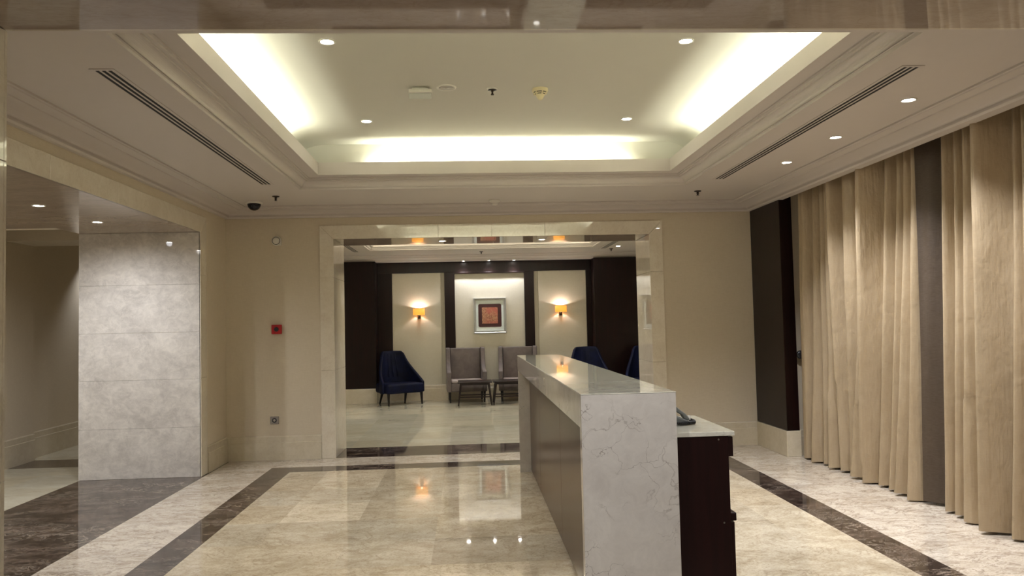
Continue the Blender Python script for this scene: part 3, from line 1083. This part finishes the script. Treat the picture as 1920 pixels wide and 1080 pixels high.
def curtain_panel(name, top, bot, amps, parent, mat, xb=3.56, ztop=2.80, zbot=0.018, skew=-0.7, seed=1):
    rnd = random.Random(seed)
    n = len(top) - 1
    ph = [rnd.uniform(0, 6.28) for _ in range(n + 2)]
    sw = [rnd.uniform(-0.02, 0.02) for _ in range(n + 2)]
    b = MB()

    def fn(u, v):
        v2 = v
        kn = [a + (c - a) * v2 ** 1.3 for a, c in zip(top, bot)]
        k, f, y, d = fold_curve(kn, u * n)
        w_ = abs(kn[k + 1] - kn[k])
        A = FA * w_ * (0.8 + amps[k % len(amps)]) * (0.8 + 0.3 * v)
        x = xb - A * d + (0.09 * w_ * math.sin(4 * PI * f + ph[k]) * d if w_ > 0.19 else 0.0)
        y -= FS * w_ * d * 0.5
        s = math.sin(v * 7 + ph[k]) * 0.006 + math.sin(v * 17 + ph[k + 1]) * 0.003
        x += s * d + sw[k] * v * d
        y += s
        z = ztop + (zbot + 0.006 * math.sin(ph[k] * 3 + f * 3) - ztop) * v
        return (x, y, z)
    b.grid(fn, n * 14, 60)
    return b.build(name, mat, parent, smooth=True, normals=True)


farT = [7.96, 7.70, 7.565, 7.435, 7.267, 6.99, 6.757, 6.644, 6.327, 6.171, 6.061, 5.939, 5.787]
farB = [8.02, 7.81, 7.62, 7.46, 7.26, 7.12, 7.0, 6.78, 6.60, 6.44, 6.29, 6.10, 5.92]
c1 = thing('curtain', 'far beige silk curtain panel hanging from pilaster to dark gap', 'curtain', (3.5, 6.9, 0.0), group=None)
c2 = thing('curtain', 'near beige silk curtain panel at the right edge of the photo', 'curtain', (3.5, 4.2, 0.0), group=None)


def local(o, root):
    for v in o.data.vertices:
        v.co = v.co - root.location


am = [0.16, 0.17, 0.18, 0.19, 0.23, 0.21, 0.18, 0.24, 0.20, 0.18, 0.18, 0.19]
o = curtain_panel('drape', farT, farB, am, c1, m_curtain, seed=3)
local(o, c1)
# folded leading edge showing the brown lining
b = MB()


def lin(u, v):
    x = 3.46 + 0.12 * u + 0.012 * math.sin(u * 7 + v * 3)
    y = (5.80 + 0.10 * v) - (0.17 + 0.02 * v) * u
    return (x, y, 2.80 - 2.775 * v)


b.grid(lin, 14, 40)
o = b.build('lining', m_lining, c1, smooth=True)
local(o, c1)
o['label'] = 'dark brown lining turned out at the leading edge'
nearT = [5.56, 5.42, 5.30, 5.126, 4.825, 4.741, 4.633, 4.42, 4.2, 4.0, 3.7, 3.45, 3.2, 2.95, 2.72]
nearB = [5.66, 5.54, 5.40, 5.20, 4.95, 4.78, 4.60, 4.36, 4.15, 3.95, 3.68, 3.42, 3.2, 2.95, 2.72]
am2 = [0.18, 0.19, 0.20, 0.23, 0.17, 0.18, 0.20, 0.22, 0.19, 0.21]
o = curtain_panel('drape', nearT, nearB, am2, c2, m_curtain, seed=8, skew=-0.4)
local(o, c2)

# ------------------------------------------------------------------ lounge things
# wall sconces


def sconce(label, x):
    t = thing('wall_sconce', label, 'wall lamp', (x, YL - 0.03, 1.70))
    b = MB()
    n = 20
    R_ = 0.112
    prof = [(R_ * math.cos(a), -0.075 - 0.055 * math.sin(a)) for a in [i * 2 * PI / n for i in range(n)]]
    top, bt = 0.095, -0.03
    vs = [(p[0], p[1], z) for z in (bt, top) for p in prof]
    b.faces(vs, [(i, (i + 1) % n, (i + 1) % n + n, i + n) for i in range(n)])
    b.build('lamp_shade', m_shade, t, smooth=True, solid=0.003)
    MB().box(-0.03, 0.03, -0.02, -0.0005, -0.10, -0.02).box(-0.012, 0.012, -0.085, -0.01, -0.06, -0.045).box(-0.008, 0.008, -0.083, -0.067, -0.05, 0.0).build('bracket', m_bronze, t, bevel=0.003)
    MB().lathe([(0.012, -0.03), (0.018, 0.0), (0.014, 0.03)], (0, -0.075, 0.0), 12).build('bulb', emit('bulb_glow', (1, 0.85, 0.6, 1), 12), t, smooth=True)
    d = bpy.data.lights.new('sconce_glow', 'POINT')
    d.energy = 6
    d.color = (1, 0.93, 0.88)
    d.shadow_soft_size = 0.012
    o = bpy.data.objects.new('sconce_glow', d)
    COL.objects.link(o)
    o.location = (x, YL - 0.03 - 0.075, 1.758)


sconce('amber shaded wall lamp left of the picture', -0.955)
sconce('amber shaded wall lamp right of the picture', 1.837)

# framed picture
t = thing('framed_picture', 'square abstract red and copper picture in a silver frame', 'picture', (0.434, YL - 0.012, 1.632))
W_, H_ = 0.325, 0.35
b = MB()
pf = [(0, 0.0), (0, -0.035), (0.012, -0.04), (0.03, -0.022), (0.034, -0.018), (0.046, -0.03), (0.052, -0.02), (0.055, -0.004)]
rows = []
bmv = b.bm
for o_, yy in pf:
    rows.append([bmv.verts.new(p) for p in ((-W_ + o_, yy, -H_ + o_), (W_ - o_, yy, -H_ + o_), (W_ - o_, yy, H_ - o_), (-W_ + o_, yy, H_ - o_))])
for r1, r2 in zip(rows, rows[1:]):
    for i in range(4):
        bmv.faces.new([r1[i], r1[(i + 1) % 4], r2[(i + 1) % 4], r2[i]])
b.build('frame', m_sil, t)
MB().box(-W_ + 0.05, W_ - 0.05, -0.006, -0.001, -H_ + 0.05, H_ - 0.05).build('mount', m_mount, t)


def rrect(w_, h_, r_, n=6):
    pts = []
    for cx, cz, a0 in ((w_ - r_, h_ - r_, 0), (-w_ + r_, h_ - r_, PI / 2), (-w_ + r_, -h_ + r_, PI), (w_ - r_, -h_ + r_, 1.5 * PI)):
        for i in range(n + 1):
            a = a0 + i / n * PI / 2
            pts.append((cx + r_ * math.cos(a), cz + r_ * math.sin(a)))
    return pts


MB().prism(rrect(0.228, 0.228, 0.03), -0.009, -0.0062, 'y').build('inner_mat', m_artdark, t)
MB().box(-0.155, 0.155, -0.013, -0.0092, -0.16, 0.16).build('artwork', m_art, t)


def soft_box(name, mat, parent, x0, x1, y0, y1, z0, z1, bev=0.03, seg=4):
    b = MB().box(x0, x1, y0, y1, z0, z1)
    o = b.build(name, mat, parent, bevel=bev, seg=seg, smooth=True)
    return o


# grey wing chairs: origin at centre of footprint, front towards -Y
def wing_chair(label):
    t = thing('wing_chair', label, 'chair', (0, 0, 0))
    hw = 0.375
    # seat frame and cushion
    soft_box('seat_frame', m_grey, t, -hw + 0.075, hw - 0.075, -0.29, 0.27, 0.20, 0.36, 0.02)
    soft_box('seat_cushion', m_cush, t, -hw + 0.082, hw - 0.082, -0.30, 0.17, 0.363, 0.42, 0.022)
    # back, leaning
    b = MB()
    b.prism([(0.16, 0.36), (0.21, 1.01), (0.29, 1.01), (0.27, 0.36)], -hw + 0.082, hw - 0.082, 'x')
    b.build('backrest', m_grey, t, bevel=0.02, seg=4, smooth=True)
    # side panel: arm and wing in one sweep
    for s in (-1, 1):
        b = MB()
        pr = [(-0.31, 0.20), (-0.31, 0.57), (-0.25, 0.59), (-0.15, 0.60), (-0.02, 0.64), (0.06, 0.72), (0.10, 0.86), (0.13, 1.0), (0.15, 1.02), (0.30, 1.02), (0.285, 0.20)]
        xa, xb_ = (-hw, -hw + 0.08) if s < 0 else (hw - 0.08, hw)
        b.prism(pr, xa, xb_, 'x')
        b.build('wing_arm', m_grey, t, bevel=0.016, seg=4, smooth=True)
    for sx in (-1, 1):
        MB().taper((sx * (hw - 0.05), -0.265, 0.205), (sx * (hw - 0.055), -0.28, 0), 0.045, 0.028).build('leg', m_leg, t, bevel=0.003)
        MB().taper((sx * (hw - 0.06), 0.235, 0.205), (sx * (hw - 0.06), 0.285, 0), 0.045, 0.03).build('leg', m_leg, t, bevel=0.003)
    return t


a = wing_chair('grey velvet wing chair standing left of the two, right of the left blue chair')
a.location = (-0.055, 15.10, 0)
a.rotation_euler = (0, 0, 0.06)
c = copy_tree(a)
c.location = (0.945, 15.10, 0)
c.rotation_euler = (0, 0, -0.05)
c['label'] = 'grey velvet wing chair half hidden by the far end of the counter'
for o in (a, c):
    o['group'] = 'grey wing chairs under the picture'


# navy slipper chairs
def slipper(label):
    t = thing('slipper_chair', label, 'chair', (0, 0, 0))
    b = MB()
    # seat
    b.box(-0.375, 0.375, -0.33, 0.26, 0.22, 0.40)
    b.build('seat', m_navy, t, bevel=0.045, seg=5, smooth=True)
    # curved shell back sweeping down into the seat sides
    b = MB()
    n = 28
    inner, outer = [], []

    def edge(s):
        # s -1..1 round the back; returns plan point and top height
        a = s * PI * 0.5
        x = 0.40 * math.sin(a) * (1 if abs(s) < 0.999 else 1)
        y = 0.30 - 0.0 - 0.52 * (1 - math.cos(a)) ** 1.15
        k = abs(s)
        z = 0.99 - 0.01 * k if k < 0.42 else 0.985 - 0.565 * ((k - 0.42) / 0.58) ** 0.62
        return x, y, z

    rows = []
    m = 8
    for i in range(n + 1):
        s = -1 + 2 * i / n
        x, y, z = edge(s)
        col = []
        for j in range(m + 1):
            v = j / m
            zz = 0.22 + (z - 0.22) * v
            lean = 0.10 * (max(zz - 0.4, 0) / 0.6) ** 1.2
            nx = 1 - 0.10 * (max(zz - 0.4, 0) / 0.6)
            col.append((x * nx, y + lean * (1 - abs(s) * 0.6), zz))
        rows.append(col)
    vs = [p for r in rows for p in r]
    fs = [(i * (m + 1) + j, (i + 1) * (m + 1) + j, (i + 1) * (m + 1) + j + 1, i * (m + 1) + j + 1) for i in range(n) for j in range(m)]
    b.faces(vs, fs)
    o = b.build('backrest', m_navy, t, smooth=True, solid=0.055)
    md = o.modifiers.new('bevel', 'BEVEL')
    md.width = 0.02
    md.segments = 3
    # vertical tuft seams on the inside
    for k in (-0.1, 0.0, 0.1):
        b = MB()
        b.tube([(k * 0.9, 0.26, 0.5), (k * 0.82, 0.30, 0.7), (k * 0.75, 0.345, 0.93)], 0.006, 6)
        b.build('seam', m_navy, t, smooth=True)
    for sx in (-1, 1):
        MB().taper((sx * 0.33, -0.27, 0.235), (sx * 0.335, -0.29, 0), 0.045, 0.024).build('leg', m_leg, t, bevel=0.003)
        MB().taper((sx * 0.24, 0.22, 0.235), (sx * 0.26, 0.32, 0), 0.045, 0.026).build('leg', m_leg, t, bevel=0.003)
    return t


a = slipper('navy velvet slipper chair by the left dark column')
a.location = (-1.32, 14.90, 0)
a.rotation_euler = (0, 0, 0.50)
c = copy_tree(a)
c.location = (2.22, 14.62, 0)
c.rotation_euler = (0, 0, -0.06)
c['label'] = 'navy velvet slipper chair whose back shows over the middle of the counter top'
d = copy_tree(a)
d.location = (3.30, 14.40, 0)
d.rotation_euler = (0, 0, -0.12)
d['label'] = 'navy velvet chair cut off by the right jamb of the portal'
for o in (a, c, d):
    o['group'] = 'navy slipper chairs in the lounge'


# side tables
def side_table(label, loc):
    t = thing('side_table', label, 'table', loc)
    h = 0.43
    MB().box(-0.31, 0.31, -0.28, 0.28, h - 0.022, h).build('table_top', m_table, t, bevel=0.004)
    MB().box(-0.27, 0.27, -0.24, -0.22, h - 0.06, h - 0.022).box(-0.27, 0.27, 0.22, 0.24, h - 0.06, h - 0.022).box(-0.27, -0.25, -0.22, 0.22, h - 0.06, h - 0.022).box(0.25, 0.27, -0.22, 0.22, h - 0.06, h - 0.022).build('apron', m_table, t)
    for sx in (-1, 1):
        for sy in (-1, 1):
            MB().taper((sx * 0.25, sy * 0.22, h - 0.023), (sx * 0.30, sy * 0.26, 0), 0.04, 0.022).build('leg', m_table, t, bevel=0.002)
    for sy in (-1, 1):
        MB().box(-0.275, 0.275, sy * 0.243 - 0.007, sy * 0.243 + 0.007, 0.145, 0.165).build('stretcher', m_table, t)
    return t


a = side_table('low dark wood side table in front of the left grey wing chair', (0.10, 14.42, 0))
c = copy_tree(a)
c.location = (0.735, 14.42, 0)
c['label'] = 'low dark wood side table in front of the right grey wing chair'
for o in (a, c):
    o['group'] = 'dark side tables in the lounge'
